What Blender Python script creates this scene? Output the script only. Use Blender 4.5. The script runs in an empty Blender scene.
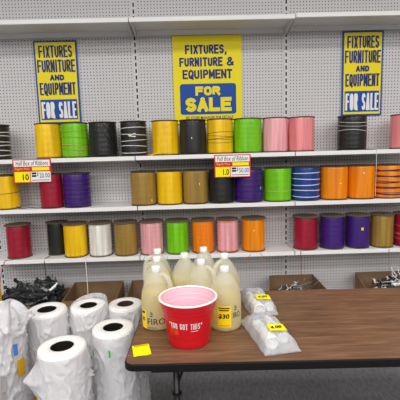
import bpy, bmesh, math, random
from mathutils import Vector, Matrix, noise
R_ = random.Random(7)
PI = math.pi
scene = bpy.context.scene
COL = scene.collection

# ------------------------------------------------------------------ camera, world, lights, exposure
cam_d = bpy.data.cameras.new('camera')
cam = bpy.data.objects.new('camera', cam_d); COL.objects.link(cam)
cam_d.sensor_width = 36.0; cam_d.lens = 390.0 / 400.0 * 36.0; cam_d.clip_start = 0.05
r = Vector((0.99939698, -0.02187174, -0.02696859)); u = Vector((0.02953343, 0.12697559, 0.99146607)); fw = Vector((0.01826074, 0.99166467, -0.12754496))
m = Matrix.Identity(4)
for i in range(3):
    m[i][0] = r[i]; m[i][1] = u[i]; m[i][2] = -fw[i]
m[0][3], m[1][3], m[2][3] = 0.0, -3.281, 1.55
cam.matrix_world = m
scene.camera = cam

W = bpy.data.worlds.new('store_ambient'); scene.world = W; W.use_nodes = True
W.node_tree.nodes['Background'].inputs[0].default_value = (1.0, 0.985, 0.97, 1)
W.node_tree.nodes['Background'].inputs[1].default_value = 0.18

def area(name, loc, sx, sy, power, col=(1, 0.98, 0.955)):
    l = bpy.data.lights.new(name, 'AREA'); l.shape = 'RECTANGLE'; l.size = sx; l.size_y = sy; l.energy = power; l.color = col
    o = bpy.data.objects.new(name, l); COL.objects.link(o); o.location = loc
    return o
# rows of ceiling fluorescents running along the aisle
for ly, pw in ((-2.5, 22.0), (-4.5, 30.0), (-6.5, 38.0), (-8.5, 38.0), (-10.5, 38.0)):
    for lx in (-4.2, -2.1, 0.0, 2.1, 4.2):
        area('ceiling_fluorescent', (lx + 0.15, ly, 3.6), 1.2, 0.55, pw)

vs = scene.view_settings
vs.view_transform = 'Standard'; vs.look = 'None'; vs.gamma = 1.0; vs.use_curve_mapping = False
vs.exposure = 0.22

# ------------------------------------------------------------------ materials
def lin(c):
    return tuple(((x / 255) / 12.92 if x / 255 <= 0.04045 else ((x / 255 + 0.055) / 1.055) ** 2.4) for x in c)
MATS = {}
def mat(name, rgb, rough=0.5, metal=0.0, spec=0.5, var=0.0, vscale=8.0, stretch=(1, 1, 1), bump=0.0, bscale=60.0, bstretch=(1, 1, 1), aniso=0.0):
    if name in MATS: return MATS[name]
    M = bpy.data.materials.new(name); M.use_nodes = True
    nt = M.node_tree; b = nt.nodes['Principled BSDF']; L = nt.links.new
    c = lin(rgb)
    b.inputs['Base Color'].default_value = (*c, 1); b.inputs['Roughness'].default_value = rough
    b.inputs['Metallic'].default_value = metal; b.inputs['Specular IOR Level'].default_value = spec
    tc = nt.nodes.new('ShaderNodeTexCoord')
    if var > 0:
        mp = nt.nodes.new('ShaderNodeMapping'); mp.inputs['Scale'].default_value = stretch; L(tc.outputs['Object'], mp.inputs[0])
        n = nt.nodes.new('ShaderNodeTexNoise'); n.inputs['Scale'].default_value = vscale; n.inputs['Detail'].default_value = 4; L(mp.outputs[0], n.inputs['Vector'])
        rp = nt.nodes.new('ShaderNodeValToRGB'); L(n.outputs['Fac'], rp.inputs[0])
        rp.color_ramp.elements[0].position = 0.3; rp.color_ramp.elements[1].position = 0.7
        rp.color_ramp.elements[0].color = (*[x * (1 - var) for x in c], 1); rp.color_ramp.elements[1].color = (*[min(1, x * (1 + var)) for x in c], 1)
        L(rp.outputs[0], b.inputs['Base Color'])
    if bump > 0:
        mp = nt.nodes.new('ShaderNodeMapping'); mp.inputs['Scale'].default_value = bstretch; L(tc.outputs['Object'], mp.inputs[0])
        n = nt.nodes.new('ShaderNodeTexNoise'); n.inputs['Scale'].default_value = bscale; n.inputs['Detail'].default_value = 3; L(mp.outputs[0], n.inputs['Vector'])
        bp = nt.nodes.new('ShaderNodeBump'); bp.inputs['Strength'].default_value = bump; bp.inputs['Distance'].default_value = 0.003
        L(n.outputs['Fac'], bp.inputs['Height']); L(bp.outputs[0], b.inputs['Normal'])
    if aniso:
        b.inputs['Anisotropic'].default_value = aniso
        t = nt.nodes.new('ShaderNodeTangent'); t.direction_type = 'RADIAL'; t.axis = 'Z'; L(t.outputs[0], b.inputs['Tangent']); b.inputs['Anisotropic Rotation'].default_value = 0.25
    MATS[name] = M
    return M

def ribbon_mat(name, rgb, rough=0.28):
    # wound glossy curling ribbon: fine horizontal turns, faint vertical sheen streaks painted into the colour
    return mat('ribbon_' + name, rgb, rough, 0.0, 0.5, var=0.24, vscale=34, stretch=(1, 1, 0.06), bump=0.15, bscale=14, bstretch=(1, 1, 14), aniso=0.75)

def film_mat(name, rgb, transp, rough=0.28, trans=0.35, crink=0.0):
    if name in MATS: return MATS[name]
    M = bpy.data.materials.new(name); M.use_nodes = True
    nt = M.node_tree; L = nt.links.new; b = nt.nodes['Principled BSDF']; out = nt.nodes['Material Output']
    c = (*lin(rgb), 1)
    b.inputs['Base Color'].default_value = c; b.inputs['Roughness'].default_value = rough
    if crink:      # fine crinkles of thin film
        tc = nt.nodes.new('ShaderNodeTexCoord')
        n = nt.nodes.new('ShaderNodeTexNoise'); n.noise_type = 'RIDGED_MULTIFRACTAL'; n.inputs['Scale'].default_value = 16; n.inputs['Detail'].default_value = 3; n.inputs['Distortion'].default_value = 1.2
        L(tc.outputs['Object'], n.inputs['Vector'])
        bp = nt.nodes.new('ShaderNodeBump'); bp.inputs['Strength'].default_value = crink; bp.inputs['Distance'].default_value = 0.010
        L(n.outputs['Fac'], bp.inputs['Height']); L(bp.outputs[0], b.inputs['Normal'])
    tl = nt.nodes.new('ShaderNodeBsdfTranslucent'); tl.inputs[0].default_value = c
    m1 = nt.nodes.new('ShaderNodeMixShader'); m1.inputs[0].default_value = trans; L(b.outputs[0], m1.inputs[1]); L(tl.outputs[0], m1.inputs[2])
    tp = nt.nodes.new('ShaderNodeBsdfTransparent')
    m2 = nt.nodes.new('ShaderNodeMixShader'); m2.inputs[0].default_value = transp; L(m1.outputs[0], m2.inputs[1]); L(tp.outputs[0], m2.inputs[2])
    L(m2.outputs[0], out.inputs[0])
    MATS[name] = M
    return M

def peg_mat():
    M = bpy.data.materials.new('pegboard'); M.use_nodes = True
    nt = M.node_tree; L = nt.links.new; b = nt.nodes['Principled BSDF']
    tc = nt.nodes.new('ShaderNodeTexCoord'); sx = nt.nodes.new('ShaderNodeSeparateXYZ'); L(tc.outputs['Object'], sx.inputs[0])
    def mth(op, a, bb=None):
        n = nt.nodes.new('ShaderNodeMath'); n.operation = op
        for k, v in enumerate((a, bb)):
            if v is None: continue
            if isinstance(v, (int, float)): n.inputs[k].default_value = v
            else: L(v, n.inputs[k])
        return n.outputs[0]
    def cell(s):
        f = mth('FRACT', mth('ADD', mth('DIVIDE', s, 0.0254), 100.0)); d = mth('SUBTRACT', f, 0.5); return mth('MULTIPLY', d, d)
    d2 = mth('ADD', cell(sx.outputs['X']), cell(sx.outputs['Z']))
    hole = mth('LESS_THAN', d2, 0.030)
    mix = nt.nodes.new('ShaderNodeMix'); mix.data_type = 'RGBA'; L(hole, mix.inputs['Factor'])
    mix.inputs['A'].default_value = (*lin((212, 210, 211)), 1); mix.inputs['B'].default_value = (*lin((62, 60, 60)), 1)
    L(mix.outputs['Result'], b.inputs['Base Color']); b.inputs['Roughness'].default_value = 0.55; b.inputs['Specular IOR Level'].default_value = 0.25
    return M

def carpet_mat():
    M = mat('carpet', (118, 118, 122), 0.95, 0, 0.1, var=0.22, vscale=60, stretch=(1, 0.35, 1), bump=0.8, bscale=220)
    return M

def wood_mat():
    M = bpy.data.materials.new('walnut_laminate'); M.use_nodes = True
    nt = M.node_tree; L = nt.links.new; b = nt.nodes['Principled BSDF']
    tc = nt.nodes.new('ShaderNodeTexCoord'); mp = nt.nodes.new('ShaderNodeMapping'); mp.inputs['Scale'].default_value = (1.3, 19, 1); L(tc.outputs['Object'], mp.inputs[0])
    n = nt.nodes.new('ShaderNodeTexNoise'); n.inputs['Scale'].default_value = 3.2; n.inputs['Detail'].default_value = 8; n.inputs['Roughness'].default_value = 0.65; n.inputs['Distortion'].default_value = 0.7; L(mp.outputs[0], n.inputs['Vector'])
    rp = nt.nodes.new('ShaderNodeValToRGB'); L(n.outputs['Fac'], rp.inputs[0])
    e = rp.color_ramp.elements; e[0].position = 0.3; e[0].color = (*lin((80, 56, 40)), 1); e[1].position = 0.72; e[1].color = (*lin((148, 110, 79)), 1)
    k = e.new(0.5); k.color = (*lin((113, 80, 57)), 1)
    L(rp.outputs[0], b.inputs['Base Color']); b.inputs['Roughness'].default_value = 0.42; b.inputs['Specular IOR Level'].default_value = 0.5
    return M

M_PEG = peg_mat(); M_WOOD = wood_mat()
M_WHITE = mat('white_enamel', (228, 226, 224), 0.4, 0, 0.4)
M_LIP = mat('shelf_lip_white', (240, 239, 237), 0.35, 0, 0.4)
M_UP = mat('upright_enamel', (214, 212, 212), 0.45)
M_SLOT = mat('slot_black', (14, 14, 15), 0.8, 0, 0.1)
M_KICK = mat('kickplate_grey', (120, 118, 116), 0.6)
M_BLACK = mat('black_plastic', (11, 11, 12), 0.5, 0, 0.3)
M_BLKMET = mat('black_metal', (24, 24, 26), 0.35, 0.3)
M_CHROME = mat('zinc_wire', (176, 176, 178), 0.28, 0.9)
M_CARD = mat('cardboard', (130, 104, 78), 0.85, 0, 0.15, var=0.08, vscale=9)
M_CARDF = mat('flange_card', (104, 90, 74), 0.8, 0, 0.2, var=0.15, vscale=30)
M_DARKF = mat('flange_dark', (74, 62, 50), 0.75, 0, 0.2, var=0.15, vscale=30)
M_YEL = mat('sign_yellow', (246, 226, 20), 0.5, 0, 0.3)
M_BLUE = mat('sign_blue', (16, 74, 160), 0.5, 0, 0.3)
M_NAVY = mat('sign_navy', (26, 44, 110), 0.5, 0, 0.3)
M_PAPER = mat('paper_white', (240, 240, 238), 0.6, 0, 0.2)
M_SRED = mat('sign_red', (206, 44, 48), 0.55, 0, 0.3)
M_INK = mat('ink', (22, 20, 24), 0.7, 0, 0.1)
M_TAG = mat('tag_yellow', (250, 214, 14), 0.55, 0, 0.3)
M_TAGD = mat('tag_ochre', (208, 160, 22), 0.5, 0, 0.3)
M_NOTE = mat('note_yellow', (255, 240, 10), 0.6, 0, 0.2)
M_RED = mat('bucket_red', (206, 8, 26), 0.28, 0, 0.5)
M_PINK = mat('bucket_inside', (236, 190, 202), 0.35, 0, 0.4)
M_RIM = mat('bucket_rim', (246, 240, 240), 0.35, 0, 0.4)
M_ORANGE = mat('orange_sticker', (232, 70, 16), 0.5)
M_ROLL = mat('roll_white', (236, 234, 232), 0.45, 0, 0.4, bump=0.12, bscale=40, bstretch=(1, 1, 4))
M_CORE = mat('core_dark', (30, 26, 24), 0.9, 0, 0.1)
M_FILM = film_mat('poly_film', (232, 231, 234), 0.26, 0.13, 0.22, 0.7)
M_CLEAR = film_mat('clear_film', (226, 228, 231), 0.55, 0.12, 0.15, 0.5)
M_JUG = film_mat('jug_plastic', (248, 247, 233), 0.50, 0.3, 0.5)
M_LIQ = film_mat('pale_liquid', (244, 226, 112), 0.22, 0.2, 0.65)
M_LIQ2 = film_mat('cloudy_liquid', (252, 244, 190), 0.25, 0.2, 0.65)
M_CAP = mat('cap_white', (244, 244, 242), 0.4)
M_GREEN = mat('green_mark', (70, 190, 60), 0.5)
M_BLUEM = mat('blue_mark', (70, 120, 200), 0.5)
M_CUP = mat('cup_white', (238, 238, 238), 0.4)
M_NET = mat('yellow_net', (232, 178, 22), 0.6, var=0.25, vscale=120)

# ------------------------------------------------------------------ helpers
def obj(name, verts, faces, material, parent=None, smooth=False, mats=None, loc=(0, 0, 0), rot=(0, 0, 0)):
    me = bpy.data.meshes.new(name); me.from_pydata([tuple(v) for v in verts], [], faces); me.update()
    me.materials.append(material)
    if smooth:
        for p in me.polygons: p.use_smooth = True
    o = bpy.data.objects.new(name, me); COL.objects.link(o); o.location = loc; o.rotation_euler = rot
    if parent is not None: o.parent = parent
    return o
def link_mesh(name, me, parent=None, loc=(0, 0, 0), rot=(0, 0, 0)):
    o = bpy.data.objects.new(name, me); COL.objects.link(o); o.location = loc; o.rotation_euler = rot
    if parent is not None: o.parent = parent
    return o
def tag(o, label, cat, group=None):
    o['label'] = label; o['category'] = cat
    if group: o['group'] = group
    return o
def thing(name, label, cat, loc=(0, 0, 0), rz=0.0, group=None):
    o = bpy.data.objects.new(name, None); COL.objects.link(o); o.location = loc; o.rotation_euler = (0, 0, rz); o.empty_display_size = 0.05
    return tag(o, label, cat, group)
def struct(o):
    o['kind'] = 'structure'; return o
class MB:
    def __init__(s): s.v = []; s.f = []
    def add(s, v, f):
        k = len(s.v); s.v += [Vector(x) for x in v]; s.f += [tuple(i + k for i in q) for q in f]; return s
    def box(s, x0, x1, y0, y1, z0, z1, mtx=None):
        v = [Vector((x, y, z)) for z in (z0, z1) for y in (y0, y1) for x in (x0, x1)]
        if mtx is not None: v = [mtx @ q for q in v]
        return s.add(v, [(0, 2, 3, 1), (4, 5, 7, 6), (0, 1, 5, 4), (2, 6, 7, 3), (0, 4, 6, 2), (1, 3, 7, 5)])
    def lathe(s, prof, n=32, mtx=None):
        v = []; f = []
        for (rr, z) in prof:
            for i in range(n):
                a = 2 * PI * i / n; v.append(Vector((rr * math.cos(a), rr * math.sin(a), z)))
        if mtx is not None: v = [mtx @ q for q in v]
        for j in range(len(prof) - 1):
            for i in range(n):
                k = (i + 1) % n; f.append((j * n + i, j * n + k, (j + 1) * n + k, (j + 1) * n + i))
        if prof[0][0] > 1e-5 and False: pass
        return s.add(v, f)
    def disc(s, rr, z, n=32, up=True, c=(0, 0)):
        v = [(c[0] + rr * math.cos(2 * PI * i / n), c[1] + rr * math.sin(2 * PI * i / n), z) for i in range(n)]
        f = [tuple(range(n)) if up else tuple(reversed(range(n)))]
        return s.add(v, f)
    def tube(s, pts, rad, n=6, closed=False):
        pts = [Vector(p) for p in pts]; N = len(pts); v = []; f = []
        rads = rad if isinstance(rad, (list, tuple)) else [rad] * N
        ref = None
        for i in range(N):
            if closed: t = pts[(i + 1) % N] - pts[i - 1]
            else: t = pts[min(i + 1, N - 1)] - pts[max(i - 1, 0)]
            t.normalize()
            if ref is None: ref = Vector((0, 0, 1)) if abs(t.z) < 0.9 else Vector((1, 0, 0))
            a = ref - t * ref.dot(t)
            if a.length < 1e-4: a = t.orthogonal()
            a.normalize(); ref = a; bb = t.cross(a)
            for k in range(n):
                q = 2 * PI * k / n; v.append(pts[i] + (a * math.cos(q) + bb * math.sin(q)) * rads[i])
        M = N if closed else N - 1
        for i in range(M):
            j = (i + 1) % N
            for k in range(n):
                l = (k + 1) % n; f.append((i * n + k, i * n + l, j * n + l, j * n + k))
        if not closed:
            f.append(tuple(reversed(range(n)))); f.append(tuple((N - 1) * n + k for k in range(n)))
        return s.add(v, f)
    def build(s, name, material, parent=None, smooth=False, **k):
        return obj(name, s.v, s.f, material, parent, smooth, **k)
def box(name, dims, material, parent=None, **k):
    return MB().box(*dims).build(name, material, parent, **k)
def auto_smooth(o, ang=40):
    me = o.data
    bm = bmesh.new(); bm.from_mesh(me); bmesh.ops.recalc_face_normals(bm, faces=bm.faces)
    for e in bm.edges:
        e.smooth = not (len(e.link_faces) == 2 and e.calc_face_angle(0) > math.radians(ang))
    for fc in bm.faces: fc.smooth = True
    bm.to_mesh(me); bm.free()
    return o
def bevel(o, w, seg=2):
    md = o.modifiers.new('bevel', 'BEVEL'); md.width = w; md.segments = seg; md.limit_method = 'ANGLE'
    return o

TEXT_CACHE = {}
def text_geo(s, bold=0.0, shear=0.0):
    key = (s, bold, shear)
    if key in TEXT_CACHE: return TEXT_CACHE[key]
    cu = bpy.data.curves.new('txt', 'FONT'); cu.body = s; cu.offset = bold; cu.shear = shear; cu.resolution_u = 3
    o = bpy.data.objects.new('txt', cu); COL.objects.link(o)
    bpy.context.view_layer.update()
    me = bpy.data.meshes.new_from_object(o.evaluated_get(bpy.context.evaluated_depsgraph_get()))
    v = [q.co.copy() for q in me.vertices]; f = [tuple(p.vertices) for p in me.polygons]
    bpy.data.objects.remove(o); bpy.data.curves.remove(cu); bpy.data.meshes.remove(me)
    x0 = min(q.x for q in v); x1 = max(q.x for q in v); y0 = min(q.y for q in v); y1 = max(q.y for q in v)
    v = [((q.x - x0) / (x1 - x0), (q.y - y0) / (y1 - y0)) for q in v]
    TEXT_CACHE[key] = (v, f); return v, f
def lettering(s, fn, material, parent, bold=0.012, shear=0.0, name='lettering'):
    """fn maps unit-square (u, v) of the text to a local point"""
    v, f = text_geo(s, bold, shear)
    return obj(name, [fn(a, b) for a, b in v], f, material, parent)

def _arc(cx, cy, rx, ry, a0, a1, n=7):
    return [(cx + rx * math.cos(math.radians(a0 + (a1 - a0) * i / n)), cy + ry * math.sin(math.radians(a0 + (a1 - a0) * i / n))) for i in range(n + 1)]
GL = {
 'F': [[(0, 0), (0, 1), (1, 1)], [(0, .53), (.85, .53)]], 'I': [[(.5, 0), (.5, 1)]], 'X': [[(0, 0), (1, 1)], [(0, 1), (1, 0)]],
 'T': [[(.5, 0), (.5, 1)], [(0, 1), (1, 1)]], 'U': [[(0, 1), (0, .3)] + _arc(.5, .3, .5, .3, 180, 360) + [(1, 1)]],
 'R': [[(0, 0), (0, 1), (.5, 1)] + _arc(.55, .76, .45, .24, 90, -90) + [(0, .52)], [(.55, .5), (1, 0)]],
 'P': [[(0, 0), (0, 1), (.5, 1)] + _arc(.55, .74, .45, .26, 90, -90) + [(0, .48)]],
 'E': [[(1, 1), (0, 1), (0, 0), (1, 0)], [(0, .52), (.85, .52)]], 'L': [[(0, 1), (0, 0), (1, 0)]],
 'S': [_arc(.5, .75, .5, .25, 15, 270) + _arc(.5, .25, .5, .25, 90, -165)],
 'N': [[(0, 0), (0, 1)], [(0, 1), (1, 0)], [(1, 0), (1, 1)]], 'A': [[(0, 0), (.5, 1), (1, 0)], [(.2, .3), (.8, .3)]],
 'D': [[(0, 0), (0, 1), (.45, 1)] + _arc(.45, .5, .55, .5, 90, -90, 10) + [(0, 0)]],
 'O': [[(0, .7)] + _arc(.5, .7, .5, .3, 180, 0) + [(1, .3)] + _arc(.5, .3, .5, .3, 0, -180) + [(0, .7)]],
 'M': [[(0, 0), (0, 1), (.5, .25), (1, 1), (1, 0)]], 'H': [[(0, 0), (0, 1)], [(1, 0), (1, 1)], [(0, .5), (1, .5)]],
 'G': [_arc(.5, .7, .5, .3, 10, 180) + [(0, .3)] + _arc(.5, .3, .5, .3, 180, 360) + [(1, .46), (.6, .46)]],
 'Y': [[(0, 1), (.5, .48), (1, 1)], [(.5, .5), (.5, 0)]], ',': [[(.5, .04), (.3, -.16)]],
 '&': [[(1, 0), (.2, .72)] + _arc(.42, .8, .26, .2, 200, -20) + [(.1, .35)] + _arc(.38, .22, .36, .22, 150, 340) + [(1, .45)]],
 '"': [[(.2, 1), (.2, .78)], [(.8, 1), (.8, .78)]],
}
GL['Q'] = GL['O'] + [[(.6, .25), (1, -.08)]]
GWD = {'I': .28, ',': .25, 'M': 1.2, ' ': .5, '"': .45, '&': 1.1}
def block_text(s, w, h, th, fn, material, parent, gap=0.25):
    """heavy condensed capitals: strokes of thickness th in a w x h box, mapped to the surface by fn(u, v)"""
    # glyph widths exclude the stroke, the stroke is added around
    n = len(s); tot = sum(GWD.get(c, 1.0) for c in s)
    gp = th * gap + th
    unit = (w - th - gp * (n - 1)) / tot
    mb = MB(); x = th / 2
    hh = h - th
    for c in s:
        gw = GWD.get(c, 1.0) * unit
        for path in GL.get(c, []):
            P = [Vector((x + a * gw, th / 2 + b * hh)) for a, b in path]
            for i, (p, q) in enumerate(zip(P, P[1:])):
                d = (q - p)
                if d.length < 1e-7: continue
                d.normalize(); nn = Vector((-d.y, d.x)) * th / 2
                e0 = d * (th / 2 * (0.98 if len(path) < 6 else 0.35))
                quad = [p - e0 - nn, q + e0 - nn, q + e0 + nn, p - e0 + nn]
                W3 = [fn(k.x / w, k.y / h) for k in quad]
                nr = (W3[1] - W3[0]).cross(W3[3] - W3[0]).normalized() * (len(mb.f) * 4e-5)   # overlapping strokes lie one on another
                mb.add([k + nr for k in W3], [(0, 1, 2, 3)])
        x += gw + gp
    return mb.build('lettering', material, parent)
def on_plane(x0, x1, z0, z1, y):      # a board facing -Y
    return lambda a, b: Vector((x0 + a * (x1 - x0), y, z0 + b * (z1 - z0)))
def on_top(x0, x1, y0, y1, z):
    return lambda a, b: Vector((x0 + a * (x1 - x0), y0 + b * (y1 - y0), z))

# ------------------------------------------------------------------ the setting
UPX = -0.428; BAY = 1.22
fl = struct(obj('floor', [(-6, -12, 0), (6, -12, 0), (6, 0.1, 0), (-6, 0.1, 0)], [(0, 1, 2, 3)], carpet_mat()))
wall = struct(box('wall_back', (-3.6, 3.6, 0.035, 0.06, 0, 3.0), M_UP))
for k in range(-2, 2):
    xa = UPX + k * BAY
    # one pegboard panel per bay
    box('pegboard_panel', (0.012, BAY - 0.012, 0.0, 0.008, 0.0, 2.9), M_PEG, wall, loc=(xa, 0, 0.05))
for k in range(-2, 3):
    xa = UPX + k * BAY
    up_ = box('upright', (-0.018, 0.018, -0.006, 0.03, 0, 2.96), M_UP, wall, loc=(xa, 0, 0))
    mb = MB(); z = 0.2
    while z < 2.9:
        mb.box(-0.0055, 0.0055, -0.0075, -0.005, z, z + 0.030); z += 0.0508
    s_ = mb.build('slot', M_SLOT, up_); s_['kind'] = 'stuff'

ZS = {1: 2.5, 2: 1.5, 3: 1.116, 4: 0.72}    # mid height of each shelf lip
SHN = {1: 'empty top', 2: 'upper ribbon', 3: 'middle ribbon', 4: 'lower ribbon'}
BAYN = {-1: 'left', 0: 'centre', 1: 'right'}
DEPTH = 0.30
for lv in (1, 2, 3, 4):
    for k in (-1, 0, 1):
        dz = 0.008 if (k == 1 and lv in (1,)) else 0.0
        t = thing('shelf', 'white steel shelf, %s level, %s bay of the pegboard wall' % (SHN[lv], BAYN[k]), 'shelf', (UPX + k * BAY, 0, ZS[lv] + dz), 0, 'white steel shelves on the pegboard wall')
        box('deck', (0.004, BAY - 0.004, -DEPTH + 0.004, -0.012, 0.003, 0.015), M_WHITE, t)
        lip = MB().box(0.003, BAY - 0.003, -DEPTH, -DEPTH + 0.004, -0.016, 0.0155)
        lip.box(0.003, BAY - 0.003, -DEPTH + 0.004, -DEPTH + 0.02, -0.016, -0.013)
        bevel(lip.build('front_lip', M_LIP, t), 0.0015, 1)
        box('back_flange', (0.02, BAY - 0.02, -0.016, -0.012, -0.035, 0.003), M_WHITE, t)
        for sx in (0.010, BAY - 0.014):
            v = [(sx + d, y, z) for d in (0, 0.004) for (y, z) in ((-0.010, 0.002), (-0.010, -0.062), (-0.05, -0.055), (-DEPTH + 0.03, -0.014), (-DEPTH + 0.02, 0.002))]
            obj('bracket', v, [(0, 1, 2, 3, 4), (9, 8, 7, 6, 5)] + [(i, i + 5, (i + 1) % 5 + 5, (i + 1) % 5) for i in range(5)], M_WHITE, t)
        if lv > 1:   # seam ribs on the deck underside
            box('stiffener', (0.3, 0.33, -DEPTH + 0.03, -0.03, -0.01, 0.003), M_WHITE, t)
for k in (-1, 0, 1):
    t = thing('base_deck', 'white bottom deck of the %s shelving bay under the cardboard boxes' % BAYN[k], 'shelf', (UPX + k * BAY, 0, 0), 0, 'base decks of the shelving')
    box('deck', (0.004, BAY - 0.004, -0.46, -0.012, 0.135, 0.16), M_WHITE, t)
    box('kickplate', (0.004, BAY - 0.004, -0.45, -0.44, 0.0, 0.135), M_KICK, t)

# ------------------------------------------------------------------ sale posters
def poster(name, label, x0, x1, z0, z1):
    t = thing(name, label, 'sign', ((x0 + x1) / 2, -0.012, z0), 0, 'yellow for sale posters')
    w = x1 - x0; h = z1 - z0
    return t, w, h
def strip_sign(label, x0, x1, z0, z1):
    t, w, h = poster('sale_poster', label, x0, x1, z0, z1)
    box('board', (-w / 2, w / 2, -0.004, 0.004, 0, h), M_BLUE, t)
    box('yellow_field', (-w / 2 + 0.013, w / 2 - 0.013, -0.0052, -0.004, 0.012, h - 0.012), M_YEL, t)
    box('blue_panel', (-w / 2 + 0.024, w / 2 - 0.024, -0.0064, -0.0052, 0.030, 0.295 * h), M_BLUE, t)
    for s, a, bt, tp in (('FIXTURES', 0.78, 0.055, 0.200), ('FURNITURE', 0.88, 0.225, 0.375), ('AND', 0.33, 0.405, 0.475), ('EQUIPMENT', 0.84, 0.500, 0.650)):
        block_text(s, a * w, h * (tp - bt), 0.0125, on_plane(-a * w / 2, a * w / 2, h * (1 - tp), h * (1 - bt), -0.0068), M_NAVY, t)
    block_text('FOR SALE', 0.82 * w, 0.205 * h, 0.0165, on_plane(-0.41 * w, 0.41 * w, h * 0.062, h * 0.267, -0.0076), M_PAPER, t)
strip_sign('tall narrow blue-bordered sale poster hanging above the green ribbon at left', -1.235, -0.892, 1.795, 2.442)
strip_sign('tall narrow blue-bordered sale poster hanging above the black ribbon at right', 1.249, 1.582, 1.797, 2.466)
t, w, h = poster('sale_poster', 'wide yellow sale poster with rounded blue panel, middle of the three posters', -0.128, 0.428, 1.765, 2.459)
box('board', (-w / 2, w / 2, -0.004, 0.004, 0, h), M_YEL, t)
px = lambda x: (x - 207.6) / 69.5 * 0.556 
pz = lambda y: h - (y - 35.2) / 83.8 * (2.459 - 1.795)
def rrect(name, x0, x1, z0, z1, y0, y1, rad, material, parent, n=6):
    pts = []
    for cx, cz, a0 in ((x1 - rad, z1 - rad, 0), (x0 + rad, z1 - rad, PI / 2), (x0 + rad, z0 + rad, PI), (x1 - rad, z0 + rad, 1.5 * PI)):
        for i in range(n + 1):
            a = a0 + PI / 2 * i / n; pts.append((cx + rad * math.cos(a), cz + rad * math.sin(a)))
    N = len(pts)
    return obj(name, [(a, y0, b) for a, b in pts] + [(a, y1, b) for a, b in pts], [tuple(range(N)), tuple(reversed(range(N, 2 * N)))] + [(i, N + i, N + (i + 1) % N, (i + 1) % N) for i in range(N)], material, parent)
rrect('blue_panel', px(179), px(236.2), pz(113.6), pz(82.7), -0.0052, -0.004, 0.022, M_BLUE, t)
for s, xa, xb, ya, yb in (('FIXTURES,', 185.3, 227.5, 44.3, 53.4), ('FURNITURE', 179.2, 223.0, 56.6, 65.6), ('&', 227.0, 234.6, 56.6, 65.6), ('EQUIPMENT', 182.1, 232.5, 68.7, 77.9)):
    block_text(s, px(xb) - px(xa), pz(ya) - pz(yb), 0.0145, on_plane(px(xa), px(xb), pz(yb), pz(ya), -0.0046), M_NAVY, t)
block_text('FOR', px(220) - px(194.7), pz(85.4) - pz(94.6), 0.021, on_plane(px(194.7), px(220), pz(94.6), pz(85.4), -0.0058), M_YEL, t, 0.2)
block_text('SALE', px(231.4) - px(184.2), pz(96.6) - pz(110.8), 0.031, on_plane(px(184.2), px(231.4), pz(110.8), pz(96.6), -0.0058), M_YEL, t, 0.2)
lettering('SEE STORE MANAGER FOR DETAILS', on_plane(px(184), px(233), pz(118.4), pz(115.4), -0.0046), M_NAVY, t, 0.02)

# ------------------------------------------------------------------ price cards on the shelf lips
def price_card(label, x0, x1, z0, z1, head, yel, price):
    w = x1 - x0; h = z1 - z0
    t = thing('price_card', label, 'sign', ((x0 + x1) / 2, -0.3035, z0), 0, 'handwritten price cards on the shelf edges')
    box('card', (-w / 2, w / 2, -0.003, 0.0, 0, h), M_SRED, t)
    X = lambda a: -w / 2 + a * w
    box('header_strip', (X(0.03), X(0.97), -0.0036, -0.003, 0.69 * h, 0.96 * h), M_PAPER, t)
    box('yellow_strip', (X(0.50), X(0.95), -0.0036, -0.003, 0.515 * h, 0.655 * h), M_NOTE, t)
    box('yellow_square', (X(0.03), X(0.43), -0.0036, -0.003, 0.03 * h, 0.465 * h), M_NOTE, t)
    box('white_square', (X(0.45), X(0.97), -0.0036, -0.003, 0.03 * h, 0.465 * h), M_PAPER, t)
    Y = -0.0041
    lettering(head, on_plane(X(0.08), X(0.93), 0.735 * h, 0.925 * h, Y), M_INK, t, 0.0, 0.2)
    lettering('Regular Price', on_plane(X(0.05), X(0.43), 0.535 * h, 0.635 * h, Y), M_NOTE, t, 0.0, 0.2)
    lettering(yel, on_plane(X(0.24), X(0.40), 0.11 * h, 0.37 * h, Y), M_INK, t, 0.02)
    box('print_line', (X(0.48), X(0.60), Y, -0.0036, 0.35 * h, 0.43 * h), M_INK, t)
    box('print_line', (X(0.48), X(0.60), Y, -0.0036, 0.24 * h, 0.32 * h), M_INK, t)
    lettering('$', on_plane(X(0.62), X(0.655), 0.25 * h, 0.43 * h, Y), M_INK, t, 0.01)
    lettering(price, on_plane(X(0.68), X(0.95), 0.20 * h, 0.40 * h, Y), M_INK, t, 0.0)
    box('print_line', (X(0.48), X(0.94), Y, -0.0036, 0.09 * h, 0.115 * h), M_INK, t)
price_card('red-edged price card with 20.00 handwritten, clipped above the dark red ribbon', -1.348, -1.062, 1.338, 1.515, 'Half Box of Ribbons', '10', '20.00')
price_card('red-edged price card with 50.00 handwritten, clipped below the lime green ribbon', 0.171, 0.448, 1.336, 1.507, 'Full Box of Ribbon', '1.0', '50.00')

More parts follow.
